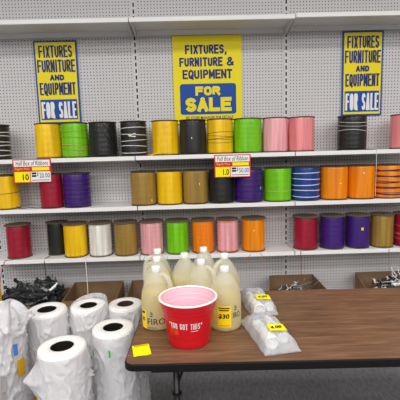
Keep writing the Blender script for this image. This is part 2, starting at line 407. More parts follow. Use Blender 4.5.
# ------------------------------------------------------------------ ribbon spools
C = dict(yellow=(250, 190, 6), lime=(114, 194, 14), black=(34, 34, 34), pink=(234, 164, 170), red=(154, 20, 46), purple=(62, 29, 114), gold=(154, 122, 54),
         blue=(22, 60, 136), orange=(246, 136, 8), white=(226, 222, 214), silver=(222, 222, 220), wine=(116, 16, 52), dkgreen=(30, 34, 28), salmon=(236, 140, 140), plum=(52, 22, 76), carrot=(240, 122, 14))
SPH = 0.266
MESH = {}
def winding_mesh(R, style):
    key = ('w', round(R, 4), style)
    if key not in MESH:
        n = 96; prof = [(R * 0.93, 0.007)]
        ks = 22
        for i in range(ks + 1):
            q = i / ks; z = 0.0075 + q * (SPH - 0.015)
            wob = {0: 0.0, 1: 0.0005 * math.sin(q * 31), 2: 0.0007 * math.sin(q * 43 + 1)}[style]
            prof.append((R - 0.0015 * abs(2 * q - 1) ** 6 + wob, z))
        prof.append((R * 0.93, SPH - 0.007))
        mb = MB().lathe(prof, n)
        for v in mb.v:      # slightly uneven lay of the ribbon turns
            a = math.atan2(v.y, v.x)
            k = 1 + (0.014 * noise.noise(Vector((math.cos(a) * 2.6, math.sin(a) * 2.6, style * 3.1 + v.z * 1.5))) + 0.008 * noise.noise(Vector((math.cos(a) * 7, math.sin(a) * 7, style * 5.7 + v.z * 2)))) - 0.006
            v.x *= k; v.y *= k
        me = bpy.data.meshes.new('winding'); me.from_pydata([tuple(v) for v in mb.v], [], mb.f); me.update()
        for p in me.polygons: p.use_smooth = True
        me.materials.append(M_WHITE)
        MESH[key] = me
    return MESH[key]
def flange_mesh(R, m):
    key = ('f', round(R, 4), m.name)
    if key not in MESH:
        mb = MB().lathe([(0.016, 0), (R - 0.001, 0), (R, 0.001), (R, 0.006), (R - 0.001, 0.007), (0.040, 0.007), (0.038, 0.0045), (0.016, 0.0045), (0.016, 0)], 40)
        me = bpy.data.meshes.new('flange'); me.from_pydata([tuple(v) for v in mb.v], [], mb.f); me.update(); me.materials.append(m)
        MESH[key] = me
    return MESH[key]
def flat_strand(pts, wd, th=0.0006):
    """thin upright ribbon strip following a path, width along Z-ish direction"""
    mb = MB(); pts = [Vector(p) for p in pts]; n = len(pts); v = []; f = []
    for i, p in enumerate(pts):
        tg = (pts[min(i + 1, n - 1)] - pts[max(i - 1, 0)]).normalized()
        up = Vector((0, 0, 1))
        sd = up - tg * up.dot(tg)
        if sd.length < 0.25: sd = Vector((1, 0, 0)) - tg * tg.x
        sd.normalize(); nn = tg.cross(sd)
        for a, b in ((-1, -1), (1, -1), (1, 1), (-1, 1)):
            v.append(p + sd * (a * wd / 2) + nn * (b * th / 2))
    for i in range(n - 1):
        for k in range(4):
            l = (k + 1) % 4; f.append((i * 4 + k, i * 4 + l, i * 4 + 4 + l, i * 4 + 4 + k))
    f += [(3, 2, 1, 0), tuple((n - 1) * 4 + k for k in range(4))]
    return mb.add(v, f)
def ring_path(R, z, tilt=0.0, ph=0.0, n=40, wav=0.0):
    return [(R * math.cos(2 * PI * i / n), R * math.sin(2 * PI * i / n), z + tilt * math.sin(2 * PI * i / n + ph) + wav * math.sin(6 * PI * i / n + ph)) for i in range(n + 1)]

SHELF_TOP = {2: ZS[2] + 0.0155, 3: ZS[3] + 0.0155, 4: ZS[4] + 0.0155}
def spool(lv, x, R, col, label, card=False, bands=(), tails=(), y=None, style=None, tilt=0.0, cross=None, sticker=None, rough=0.28):
    fR = R
    wR = R - 0.003 if not card else R * 0.91
    yy = y if y is not None else -DEPTH + fR + 0.003
    t = thing('ribbon_spool', label, 'ribbon spool', (x, yy, SHELF_TOP[lv]), R_.uniform(-3, 3), 'big spools of curling ribbon')
    t.rotation_euler = (0, 0, 0)
    if style is None: style = R_.choice((0, 1, 2))
    wmesh = winding_mesh(wR, style)
    wo = link_mesh('ribbon_winding', wmesh, t, rot=(0, 0, R_.uniform(0, 6)))
    wo.material_slots[0].link = 'OBJECT'; wo.material_slots[0].material = ribbon_mat(col, C[col], rough)
    fm = M_CARDF if card else M_DARKF
    link_mesh('flange', flange_mesh(wR + (0.003 if card else 0.0005), fm), t)
    link_mesh('flange', flange_mesh(fR, fm), t, loc=(0, 0, SPH - 0.007))
    for bc, zs, tl, wd in bands:
        for j, z in enumerate(zs):
            flat_strand(ring_path(wR + 0.0012, z, tl if j % 2 == 0 else -tl, 0.6 * j), wd).build('ribbon_strand', mat('strand_' + bc, C[bc], 0.4), t)
    for tc_, pts, wd in tails:
        sp = []
        P = [Vector(q) for q in pts]
        for i in range(len(P) - 1):
            p0 = P[max(i - 1, 0)]; p1 = P[i]; p2 = P[i + 1]; p3 = P[min(i + 2, len(P) - 1)]
            for k in range(6):
                s = k / 6; sp.append(0.5 * ((2 * p1) + (p2 - p0) * s + (2 * p0 - 5 * p1 + 4 * p2 - p3) * s * s + (3 * p1 - p0 - 3 * p2 + p3) * s ** 3))
        sp.append(P[-1])
        flat_strand(sp, wd, 0.0012).build('ribbon_tail', mat('strand_' + tc_, C[tc_], 0.4), t)
    if sticker:
        a, z, sw, sh, sm = sticker
        n = 4; v = []; f = []
        for i in range(n + 1):
            th = a - sw / wR / 2 + sw / wR * i / n
            for zz in (z, z + sh): v.append(((wR + 0.0016) * math.cos(th), (wR + 0.0016) * math.sin(th), zz))
        for i in range(n): f.append((2 * i, 2 * i + 2, 2 * i + 3, 2 * i + 1))
        obj('sticker', v, f, sm, t)
    return t
FRT = -PI / 2
six = [0.035 + 0.035 * i for i in range(6)]
five = [0.04 + 0.045 * i for i in range(5)]
# ---- upper ribbon shelf
spool(2, -1.512, 0.106, 'black', 'black ribbon spool with white bands cut off by the left frame edge', bands=[('white', six, 0.006, 0.006)])
spool(2, -1.104, 0.0985, 'yellow', 'plain yellow ribbon spool under the left poster, touching a lime green one', style=1)
spool(2, -0.902, 0.1025, 'lime', 'lime green ribbon spool with tan strands under the left sale poster', bands=[('gold', [0.10, 0.15, 0.20, 0.06], 0.008, 0.003), ('salmon', [0.05, 0.085], 0.016, 0.003)])
spool(2, -0.684, 0.108, 'black', 'black ribbon spool with loose black ribbon, right of a lime green spool, upper shelf', style=2,
      tails=[('black', [(0.02, -0.109, 0.25), (0.07, -0.09, 0.2), (0.1, -0.058, 0.11), (0.113, -0.03, 0.05), (0.118, -0.02, 0.006)], 0.006),
             ('black', [(0.0, -0.109, 0.252), (0.04, -0.106, 0.17), (0.085, -0.075, 0.1), (0.108, -0.045, 0.03), (0.125, -0.05, 0.004)], 0.006),
             ('black', [(-0.08, -0.085, 0.06), (-0.05, -0.104, 0.01), (0.03, -0.113, 0.004), (0.08, -0.1, 0.004)], 0.006)])
spool(2, -0.446, 0.103, 'black', 'black ribbon spool wrapped with five white bands and a white knot', bands=[('white', [0.03, 0.075, 0.12, 0.165, 0.212], 0.006, 0.005)],
      tails=[('white', [(-0.03, -0.103, 0.165), (0.0, -0.108, 0.15), (0.03, -0.105, 0.148)], 0.008), ('white', [(-0.02, -0.105, 0.148), (0.01, -0.107, 0.166), (0.03, -0.104, 0.17)], 0.006)])
spool(2, -0.201, 0.107, 'yellow', 'yellow ribbon spool with a short yellow tail, left of the wide poster', style=1, tails=[('yellow', [(-0.06, -0.088, 0.02), (-0.1, -0.085, 0.004), (-0.13, -0.05, 0.003), (-0.1, -0.09, 0.012), (0.0, -0.108, 0.02)], 0.006)])
spool(2, 0.015, 0.106, 'black', 'plain black ribbon spool between two yellow ones on the upper ribbon shelf', sticker=(FRT - 0.1, 0.12, 0.006, 0.012, M_PAPER))
spool(2, 0.227, 0.104, 'yellow', 'yellow ribbon spool tied with thin black strands', bands=[('black', [0.09, 0.105, 0.12, 0.135, 0.16], 0.007, 0.0026)])
spool(2, 0.445, 0.112, 'lime', 'lime green ribbon spool on the upper shelf above the 50.00 price card', style=2)
spool(2, 0.659, 0.100, 'pink', 'pale pink ribbon spool right beside the upper shelf lime green spool', style=0, rough=0.25)
spool(2, 0.865, 0.104, 'salmon', 'salmon pink ribbon spool at the end of the pink pair, upper shelf', rough=0.25)
spool(2, 1.271, 0.113, 'black', 'black ribbon spool with slack white lines, alone below the right poster', bands=[('white', [0.225, 0.14], 0.018, 0.003), ('silver', [0.195], 0.014, 0.0025)], style=2,
      tails=[('black', [(-0.1, -0.05, 0.02), (-0.125, -0.06, 0.004), (-0.11, -0.1, 0.004), (-0.05, -0.113, 0.004), (0.05, -0.113, 0.004), (0.12, -0.1, 0.003), (0.17, -0.08, 0.003)], 0.008),
             ('white', [(0.11, -0.03, 0.06), (0.14, -0.08, 0.01), (0.146, -0.1165, 0.004), (0.146, -0.1195, -0.02), (0.146, -0.12, -0.2), (0.146, -0.12, -0.36)], 0.003)])
spool(2, 1.685, 0.106, 'salmon', 'salmon pink ribbon spool at the far right frame edge, upper shelf')
# ---- middle ribbon shelf
spool(3, -1.475, 0.107, 'yellow', 'yellow ribbon spool with one dark strand under the 20.00 price card', bands=[('plum', [0.13], 0.006, 0.004)],
      tails=[('purple', [(0.1, -0.05, 0.02), (0.13, -0.06, 0.004), (0.2, -0.05, 0.008), (0.26, -0.055, 0.003), (0.3, -0.05, 0.004)], 0.006)])
spool(3, -1.106, 0.088, 'red', 'dark red ribbon spool left of the purple one on the middle shelf', style=1)
spool(3, -0.912, 0.106, 'purple', 'glossy purple ribbon spool beside a dark red one below the left poster', bands=[('plum', six, 0.003, 0.008)], style=1)
spool(3, -0.387, 0.1025, 'gold', 'gold ribbon spool starting the long row on the middle shelf', sticker=(FRT + 0.75, 0.03, 0.006, 0.02, M_PAPER))
spool(3, -0.180, 0.1025, 'yellow', 'yellow ribbon spool between two gold ones on the middle shelf', style=1)
spool(3, 0.025, 0.1015, 'gold', 'gold ribbon spool between a yellow and a black one on the middle shelf', sticker=(FRT + 0.3, 0.15, 0.004, 0.016, M_PAPER))
spool(3, 0.229, 0.101, 'black', 'black ribbon spool half behind the 50.00 price card', style=1)
spool(3, 0.447, 0.111, 'purple', 'purple ribbon spool with white tag partly behind the 50.00 price card', style=1, bands=[('plum', five, 0.003, 0.007)], sticker=(FRT + 0.9, 0.10, 0.008, 0.02, M_PAPER))
spool(3, 0.680, 0.110, 'lime', 'lime green ribbon spool left of the blue one on the middle shelf', bands=[('salmon', [0.085], 0.003, 0.003)])
spool(3, 0.905, 0.112, 'blue', 'blue ribbon spool wrapped with silver white bands', bands=[('silver', [0.035, 0.08, 0.125, 0.17, 0.215], 0.004, 0.006)])
spool(3, 1.131, 0.110, 'orange', 'plain orange ribbon spool right of the blue one on the middle shelf', style=0, sticker=(FRT + 0.15, 0.13, 0.012, 0.005, M_PAPER))
spool(3, 1.350, 0.108, 'orange', 'plain orange ribbon spool left of the purple-striped one on the middle shelf', style=0, sticker=(FRT - 0.2, 0.20, 0.006, 0.014, M_PAPER))
spool(3, 1.567, 0.108, 'orange', 'orange ribbon spool wrapped with purple bands at the right end', bands=[('plum', [0.038, 0.083, 0.128, 0.173, 0.218], 0.006, 0.009), ('plum', [0.04, 0.085, 0.13, 0.175, 0.22], -0.006, 0.005)])
# ---- lower ribbon shelf
spool(4, -1.407, 0.100, 'red', 'red ribbon spool standing apart at the left of the lower shelf', True, y=-0.18, style=1,
      tails=[('red', [(0.0, -0.11, 0.02), (-0.01, -0.116, 0.004), (-0.06, -0.121, 0.001), (-0.075, -0.124, -0.02), (-0.10, -0.13, -0.1), (-0.12, -0.13, -0.2)], 0.004)])
spool(4, -1.118, 0.088, 'dkgreen', 'black-green ribbon spool left of the yellow one on the lower shelf', True, y=-0.117,
      tails=[('black', [(-0.02, -0.09, 0.02), (-0.04, -0.105, 0.005), (-0.05, -0.17, 0.002), (-0.053, -0.186, -0.03), (-0.05, -0.188, -0.12), (-0.052, -0.188, -0.23)], 0.005)])
spool(4, -0.949, 0.0975, 'yellow', 'yellow ribbon spool on the lower shelf beside the white one', True, style=1)
spool(4, -0.749, 0.0975, 'white', 'white ribbon spool, the only one, on the lower shelf', True, rough=0.22,
      tails=[('white', [(-0.08, -0.06, 0.02), (-0.095, -0.09, 0.004), (-0.1, -0.106, 0.0), (-0.1, -0.109, -0.05), (-0.098, -0.109, -0.19), (-0.1, -0.11, -0.33)], 0.005)])
spool(4, -0.546, 0.0975, 'gold', 'gold ribbon spool right of the white one on the lower shelf', True, style=2)
spool(4, -0.338, 0.0985, 'pink', 'pink ribbon spool behind the left column of jugs', True, rough=0.22, tails=[('lime', [(-0.05, -0.1, 0.0), (-0.06, -0.112, -0.03), (-0.04, -0.118, -0.06), (-0.065, -0.12, -0.09), (-0.045, -0.12, -0.12)], 0.004)])
spool(4, -0.132, 0.0965, 'lime', 'lime green ribbon spool on the lower shelf above the jugs', True, style=1, tails=[('lime', [(-0.07, -0.09, 0.0), (-0.08, -0.11, -0.02), (-0.06, -0.115, -0.05), (-0.085, -0.116, -0.07)], 0.004)])
spool(4, 0.074, 0.097, 'carrot', 'deep orange ribbon spool between lime green and pink ones, lower shelf', True, style=2)
spool(4, 0.271, 0.0925, 'pink', 'glossy pink ribbon spool between two orange ones on the lower shelf', True, rough=0.2, bands=[('orange', [0.02, 0.246], 0.002, 0.004)])
spool(4, 0.481, 0.1005, 'orange', 'bright orange ribbon spool ending the middle run of the lower shelf', True, style=0, sticker=(FRT - 0.1, 0.17, 0.012, 0.012, M_TAG),
      tails=[('orange', [(-0.03, -0.1, 0.0), (-0.05, -0.112, -0.02), (-0.08, -0.116, -0.05), (-0.09, -0.116, -0.09)], 0.003), ('orange', [(0.03, -0.1, 0.0), (0.05, -0.112, -0.02), (0.04, -0.116, -0.06), (0.06, -0.116, -0.1)], 0.003)])
spool(4, 0.905, 0.104, 'red', 'red ribbon spool with tail hanging into a box, lower shelf', True, style=1,
      tails=[('red', [(-0.04, -0.1, 0.02), (-0.062, -0.108, 0.003), (-0.068, -0.112, -0.003), (-0.068, -0.115, -0.05), (-0.066, -0.115, -0.15), (-0.064, -0.115, -0.235)], 0.004)])
spool(4, 1.121, 0.1025, 'purple', 'crinkled purple ribbon spool beside the red one, lower shelf', True, style=2, bands=[('purple', [0.2, 0.22, 0.12, 0.05], 0.016, 0.004)])
spool(4, 1.328, 0.100, 'purple', 'purple ribbon spool with a yellow sticker on the lower shelf', True, style=0, sticker=(FRT + 0.02, 0.15, 0.018, 0.022, M_TAG))
spool(4, 1.526, 0.094, 'gold', 'gold ribbon spool between purple and red ones at lower right', True, style=2, tails=[('gold', [(0.02, -0.09, 0.01), (0.015, -0.1, 0.0), (0.012, -0.104, -0.02), (0.015, -0.106, -0.1), (0.02, -0.106, -0.18)], 0.003)])
spool(4, 1.726, 0.099, 'red', 'red ribbon spool with pale strands at the right frame edge, lower shelf', True, bands=[('salmon', [0.07, 0.09, 0.12, 0.16], 0.012, 0.003)])

# ------------------------------------------------------------------ cardboard boxes with hooks on the base decks
def open_box(label, bl, br, fr, fl_, z0, zt, zf, th=0.006):
    t = thing('cardboard_box', label, 'box', (0, 0, z0), 0, 'open cardboard boxes on the bottom deck')
    P = [Vector((*bl, 0)), Vector((*br, 0)), Vector((*fr, 0)), Vector((*fl_, 0))]
    c = sum(P, Vector()) / 4
    I = [p + (c - p).normalized() * th * 1.5 for p in P]
    hts = [zt, zt, zf, zf]
    names = ['back_wall', 'side_wall', 'front_wall', 'side_wall']
    for i in range(4):
        j = (i + 1) % 4
        a, b, ai, bi = P[i], P[j], I[i], I[j]
        ha, hb = hts[i], hts[j]
        v = [a, b, bi, ai, a + Vector((0, 0, ha)), b + Vector((0, 0, hb)), bi + Vector((0, 0, hb)), ai + Vector((0, 0, ha))]
        obj(names[i], v, [(0, 1, 2, 3), (7, 6, 5, 4), (0, 4, 5, 1), (1, 5, 6, 2), (2, 6, 7, 3), (3, 7, 4, 0)], M_CARD, t)
    v = [p + Vector((0, 0, 0.001)) for p in I] + [p + Vector((0, 0, 0.007)) for p in I]
    obj('bottom', v, [(3, 2, 1, 0), (4, 5, 6, 7), (0, 1, 5, 4), (1, 2, 6, 5), (2, 3, 7, 6), (3, 0, 4, 7)], M_CARD, t)
    return t
ZB = 0.16
open_box('open cardboard box with chrome hooks under the red ribbon tail', (0.63, -0.09), (1.0, -0.09), (1.03, -0.43), (0.56, -0.43), ZB, 0.315, 0.28)
open_box('open cardboard box full of black and white hooks at the right', (1.365, -0.09), (1.79, -0.09), (1.79, -0.43), (1.33, -0.43), ZB, 0.32, 0.26)
open_box('cardboard box behind the middle film rolls, left of another box', (-1.015, -0.09), (-0.605, -0.09), (-0.605, -0.43), (-1.015, -0.43), ZB, 0.312, 0.28)
open_box('cardboard box mostly hidden by the left column of jugs', (-0.535, -0.09), (-0.15, -0.09), (-0.15, -0.43), (-0.535, -0.43), ZB, 0.312, 0.28)
open_box('cardboard box heaped with black hooks at the left', (-1.56, -0.09), (-1.04, -0.09), (-1.03, -0.43), (-1.59, -0.43), ZB, 0.27, 0.25)

def hook_mesh(kind, m):
    mb = MB()
    if kind == 'wire':      # straight arm, upturned tip, back plate
        mb.tube([(0, 0, 0), (0.13, 0, 0), (0.15, 0, 0.004), (0.162, 0, 0.018)], 0.0026, 5)
        mb.box(-0.004, 0.0, -0.018, 0.018, -0.006, 0.03)
        mb.tube([(-0.002, -0.012, 0.02), (-0.012, -0.012, 0.024), (-0.014, -0.012, 0.034)], 0.002, 4)
        mb.tube([(-0.002, 0.012, 0.02), (-0.012, 0.012, 0.024), (-0.014, 0.012, 0.034)], 0.002, 4)
    else:                   # flat channel with clip
        mb.box(0, 0.15, -0.011, 0.011, -0.002, 0.002); mb.box(0, 0.15, -0.011, -0.008, 0.002, 0.012); mb.box(0.0, 0.012, -0.014, 0.014, -0.008, 0.016); mb.box(0.14, 0.152, -0.012, 0.012, 0.002, 0.022)
    me = bpy.data.meshes.new('hook'); me.from_pydata([tuple(v) for v in mb.v], [], mb.f); me.update(); me.materials.append(m)
    return me
M_HOOKB = mat('hook_black', (58, 60, 62), 0.25, 0.0, 0.7)
HK = {('wire', 'c'): hook_mesh('wire', M_CHROME), ('wire', 'b'): hook_mesh('wire', M_HOOKB), ('flat', 'b'): hook_mesh('flat', M_HOOKB), ('flat', 'w'): hook_mesh('flat', M_CAP), ('wire', 'w'): hook_mesh('wire', M_CAP)}
def hook(kind, c, loc, rot, label, group):
    o = link_mesh('peg_hook', HK[(kind, c)], None, loc, rot); tag(o, label, 'hook', group); return o
rr = random.Random(3)
for i in range(180):       # black heap, left box: a mound
    x = rr.uniform(-1.53, -1.07); y = rr.uniform(-0.38, -0.14)
    q = 1 - ((x + 1.28) / 0.33) ** 2
    top = 0.38 + 0.135 * max(0, q) ** 0.7 - 0.10 * max(0, (-0.2 - y))
    z = rr.uniform(0.34, max(0.36, top))
    yaw = rr.uniform(-1.1, 1.1) + (PI if rr.random() < 0.5 else 0); 
    ex = x + 0.16 * math.cos(yaw)
    if ex < -1.53 or ex > -1.07: yaw += PI
    hook(rr.choice(('wire', 'flat', 'flat')), 'b', (x, y + rr.uniform(-.02, .02), z), (rr.uniform(-1.2, 1.2), rr.uniform(-0.5, 0.35), yaw), 'black peg hook in the dark heap in the left cardboard box', 'black hooks heaped in the left box')
for i, (x, z, a, b) in enumerate(((-1.16, 0.475, -0.5, 0.5), (-1.14, 0.49, -0.6, 0.7))):
    hook('flat', 'w', (x, -0.32, z), (0.8, a, b), 'white plastic hook lying on the black heap at left', 'white hooks on the black heap').scale = (0.5, 0.7, 0.7)
hook('flat', 'w', (-1.27, -0.385, 0.475), (1.2, 0.25, 0.4), 'small white hook at the front of the black heap', None).scale = (0.35, 0.7, 0.7)
for i in range(16):        # chrome hooks
    x = rr.uniform(0.70, 0.86); y = rr.uniform(-0.36, -0.16)
    hook('wire', 'c', (x, y, rr.uniform(0.36, 0.44)), (rr.uniform(-1, 1), rr.uniform(-0.45, 0.3), rr.uniform(-0.9, 0.9)), 'chrome wire peg hook in the open box behind the table', 'chrome hooks in the open box')
hook('wire', 'c', (0.68, -0.36, 0.425), (0.2, -0.45, 0.3), 'long chrome hook lying aslant across the open box', None)
for i in range(46):
    x = rr.uniform(1.46, 1.62); y = rr.uniform(-0.38, -0.18)
    top = 0.395 + 0.075 * max(0, 1 - ((x - 1.56) / 0.16) ** 2)
    c = 'b' if rr.random() < 0.62 else 'w'
    hook(rr.choice(('wire', 'flat')), c, (x, y, rr.uniform(0.34, top)), (rr.uniform(-1.2, 1.2), rr.uniform(-0.5, 0.3), rr.uniform(-0.9, 0.9)),
         'black peg hook in the mixed pile in the right box' if c == 'b' else 'white peg hook in the mixed pile in the right box', ('black' if c == 'b' else 'white') + ' hooks in the right box')
for i in range(12):
    hook('wire', 'w', (rr.uniform(1.62, 1.72), rr.uniform(-0.36, -0.2), rr.uniform(0.36, 0.44)), (rr.uniform(-1, 1), rr.uniform(-0.9, -0.2), rr.uniform(-1.2, 2.5)), 'white wire hook sticking up at the right of the mixed pile', 'white wire hooks sticking up in the right box')

# ------------------------------------------------------------------ folding table
TZ = 0.74; TA = math.radians(-1.4)
tb = thing('folding_table', 'long folding table with walnut laminate top and black edge', 'table', (-0.287, -1.872, 0), TA)
TL, TD, TH = 1.83, 0.752, 0.030
def slab(x0, x1, y0, y1, z0, z1, rad, n=6):
    pts = []
    for cx, cy, a0 in ((x1 - rad, y1 - rad, 0), (x0 + rad, y1 - rad, PI / 2), (x0 + rad, y0 + rad, PI), (x1 - rad, y0 + rad, 1.5 * PI)):
        for i in range(n + 1):
            a = a0 + PI / 2 * i / n; pts.append((cx + rad * math.cos(a), cy + rad * math.sin(a)))
    N = len(pts)
    return MB().add([(a, b, z0) for a, b in pts] + [(a, b, z1) for a, b in pts], [tuple(reversed(range(N))), tuple(range(N, 2 * N))] + [(i, (i + 1) % N, N + (i + 1) % N, N + i) for i in range(N)])
slab(0.005, TL - 0.005, 0.005, TD - 0.005, TZ - TH + 0.002, TZ, 0.034).build('table_top', M_WOOD, tb)
e = slab(0, TL, 0, TD, TZ - TH, TZ - 0.0015, 0.039).build('edge_band', M_BLACK, tb); bevel(e, 0.004, 2)
box('apron', (0.10, TL - 0.10, 0.05, 0.07, TZ - TH - 0.035, TZ - TH), M_BLKMET, tb)
box('apron', (0.10, TL - 0.10, TD - 0.07, TD - 0.05, TZ - TH - 0.035, TZ - TH), M_BLKMET, tb)
for lx0, sg in ((0.195, 1), (TL - 0.195, -1)):
    for ly, lx in ((0.10, lx0), (TD - 0.10, lx0 - sg * 0.045)):
        lg = MB().tube([(lx, ly, 0.004), (lx, ly, TZ - TH)], 0.0135, 12).build('leg', M_BLKMET, tb, True)
        MB().lathe([(0, 0), (0.018, 0), (0.018, 0.02), (0.0125, 0.03)], 12).build('foot_cap', M_BLACK, lg, loc=(lx, ly, 0))
        MB().lathe([(0.0125, 0.0), (0.021, 0.002), (0.021, 0.012), (0.0125, 0.014)], 12).build('collar', M_BLKMET, lg, loc=(lx, ly, 0.545))
        MB().tube([(lx, ly + 0.015, 0.575), (lx + sg * 0.055, ly + 0.04, TZ - TH)], 0.006, 8).build('brace', M_BLKMET, tb)
    MB().tube([(lx0, 0.10, 0.12), (lx0 - sg * 0.045, TD - 0.10, 0.12)], 0.010, 10).build('cross_bar', M_BLKMET, tb)

# ------------------------------------------------------------------ gallon jugs
JH = 0.285
def jug(x, y, label, handle, fill, liq=M_LIQ):
    t = thing('gallon_jug', label, 'jug', (x, y, TZ + 0.0005), handle, 'gallon jugs on the table')
    R = 0.0725
    prof = [(0.0, 0.004), (0.055, 0.002), (0.066, 0.004), (0.0715, 0.012), (R, 0.022), (R, 0.135), (0.0715, 0.150), (0.068, 0.170), (0.060, 0.194), (0.049, 0.218), (0.037, 0.238), (0.026, 0.252), (0.0195, 0.258), (0.0185, 0.266), (0.0, 0.266)]
    mb = MB().lathe(prof, 36)
    # flatten a recess on the handle side of the shoulder
    for v in mb.v:
        if 0.16 < v.z < 0.255 and v.x > 0.018:
            k = min(1, (v.z - 0.16) / 0.02) * min(1, (0.255 - v.z) / 0.02)
            lim = 0.060 - (v.z - 0.16) * 0.42
            w_ = max(0, 1 - abs(v.y) / 0.030)
            if v.x > lim: v.x += (lim - v.x) * 0.8 * k * min(1, w_ * 1.6)
    auto_smooth(mb.build('body', M_JUG, t), 50)
    auto_smooth(MB().tube([(0.020, 0, 0.247), (0.038, 0, 0.246), (0.056, 0, 0.232), (0.066, 0, 0.205), (0.0695, 0, 0.178), (0.067, 0, 0.155)], [0.009, 0.0105, 0.0115, 0.0115, 0.0115, 0.012], 10).build('handle', M_JUG, t), 60)
    lp = [(0.0, 0.006)] + [(rr_ - 0.0025, max(z, 0.006)) for rr_, z in prof[1:] if z < fill]
    rl = lp[-1][0]
    # radius at fill level
    for (r0, z0), (r1, z1) in zip(prof, prof[1:]):
        if z0 <= fill <= z1 and z1 > z0: rl = r0 + (r1 - r0) * (fill - z0) / (z1 - z0) - 0.0025
    lp += [(rl, fill), (0.0, fill)]
    lm = MB().lathe(lp, 36)
    for v in lm.v:
        if 0.16 < v.z and v.x > 0.05: v.x = 0.05
    auto_smooth(lm.build('liquid', liq, t), 50)
    cp = [(0.0, JH), (0.017, JH), (0.0195, JH - 0.002), (0.0205, JH - 0.004), (0.0205, JH - 0.021), (0.0192, JH - 0.024), (0.0192, JH - 0.024)]
    cm = MB().lathe(cp, 30)
    for i, v in enumerate(cm.v):
        if i % 2 and 0.262 < v.z < 0.282: v.x *= 0.97; v.y *= 0.97
    auto_smooth(cm.build('cap', M_CAP, t), 60)
    return t
def wrap_cyl(R, ang0, rz):
    """(u,v)->cylinder patch: u along arc metres, v height, world angle ang0, minus handle rotation"""
    return lambda s, z: Vector((R * math.cos(ang0 - rz + s / R), R * math.sin(ang0 - rz + s / R), z))
def cyl_patch(name, R, ang0, rz, s0, s1, z0, z1, m, parent, n=8):
    g = wrap_cyl(R, ang0, rz); v = []; f = []
    for i in range(n + 1):
        s = s0 + (s1 - s0) * i / n; v += [g(s, z0), g(s, z1)]
    for i in range(n): f.append((2 * i, 2 * i + 2, 2 * i + 3, 2 * i + 1))
    return obj(name, v, f, m, parent)
def cyl_text(sx, R, ang0, rz, s0, s1, z0, z1, m, parent, bold=0.0, shear=0.0):
    g = wrap_cyl(R, ang0, rz)
    return lettering(sx, lambda a, b: g(s0 + a * (s1 - s0), z0 + b * (z1 - z0)), m, parent, bold, shear)
def emblem(R, ang0, rz, s0, z0, parent):
    g = wrap_cyl(R, ang0, rz); mb = MB()
    for j in range(3):
        for i in range(2):
            a = s0 + i * 0.006 + (0.003 if j % 2 else 0); z = z0 + j * 0.008
            mb.add([g(a, z), g(a + 0.005, z + 0.001), g(a + 0.005, z + 0.006), g(a, z + 0.0045)], [(0, 1, 2, 3)])
    mb.build('emblem', M_INK, parent)
RJ = 0.0732
h1 = math.radians(-15)
j1 = jug(-0.180, -1.535, 'gallon jug at front left beside the red bucket, yellow tag at its side', h1, 0.185)
a1 = math.radians(-97)
cyl_patch('price_tag', RJ, a1, h1, -0.078, -0.040, 0.010, 0.098, M_TAG, j1)
cyl_text('30', RJ + 0.0006, a1, h1, -0.072, -0.050, 0.045, 0.064, M_INK, j1, 0.02)
cyl_patch('print_line', RJ + 0.0006, a1, h1, -0.074, -0.050, 0.080, 0.090, M_INK, j1)
emblem(RJ, a1, h1, -0.020, 0.070, j1)
cyl_text('FIRO', RJ + 0.0004, a1, h1, -0.034, 0.050, 0.033, 0.062, M_INK, j1, 0.0)
cyl_patch('rule_line', RJ, a1, h1, -0.030, 0.010, 0.018, 0.020, M_INK, j1)
h2 = math.radians(160)
jug(-0.190, -1.372, 'gallon jug in the middle of the left column of three', h2, 0.175)
jug(-0.200, -1.218, 'rearmost gallon jug in the left column of three', math.radians(190), 0.165)
jug(-0.052, -1.318, 'cloudy gallon jug standing behind the bucket, between left column and centre pair', math.radians(80), 0.178, M_LIQ2)
jug(0.030, -1.445, 'gallon jug of the centre pair nearest to the bucket rim', math.radians(-20), 0.17, M_LIQ2)
jug(0.050, -1.212, 'rearmost gallon jug of the centre pair, cap against the orange ribbon', math.radians(60), 0.17, M_LIQ2)
jug(0.152, -1.352, 'gallon jug behind the one with the 30 dollar tag', math.radians(215), 0.165)
h8 = math.radians(100)
j8 = jug(0.134, -1.570, 'gallon jug with big yellow 30 dollar tag, right of the bucket', h8, 0.175)
a8 = math.radians(-96)
cyl_patch('price_tag', RJ, a8, h8, -0.034, 0.028, 0.026, 0.124, M_TAG, j8)
cyl_text('$30', RJ + 0.0006, a8, h8, -0.031, 0.020, 0.064, 0.088, M_INK, j8, 0.03, 0.1)
cyl_patch('print_line', RJ + 0.0006, a8, h8, -0.029, 0.023, 0.112, 0.117, M_INK, j8)
cyl_patch('print_line', RJ + 0.0006, a8, h8, -0.026, 0.018, 0.102, 0.107, M_INK, j8)
cyl_patch('print_line', RJ + 0.0006, a8, h8, -0.027, 0.021, 0.033, 0.0345, M_INK, j8)
emblem(RJ, a8, h8, 0.044, 0.100, j8)
cyl_text('IRO', RJ + 0.0004, a8, h8, 0.038, 0.078, 0.066, 0.092, M_INK, j8, 0.0)

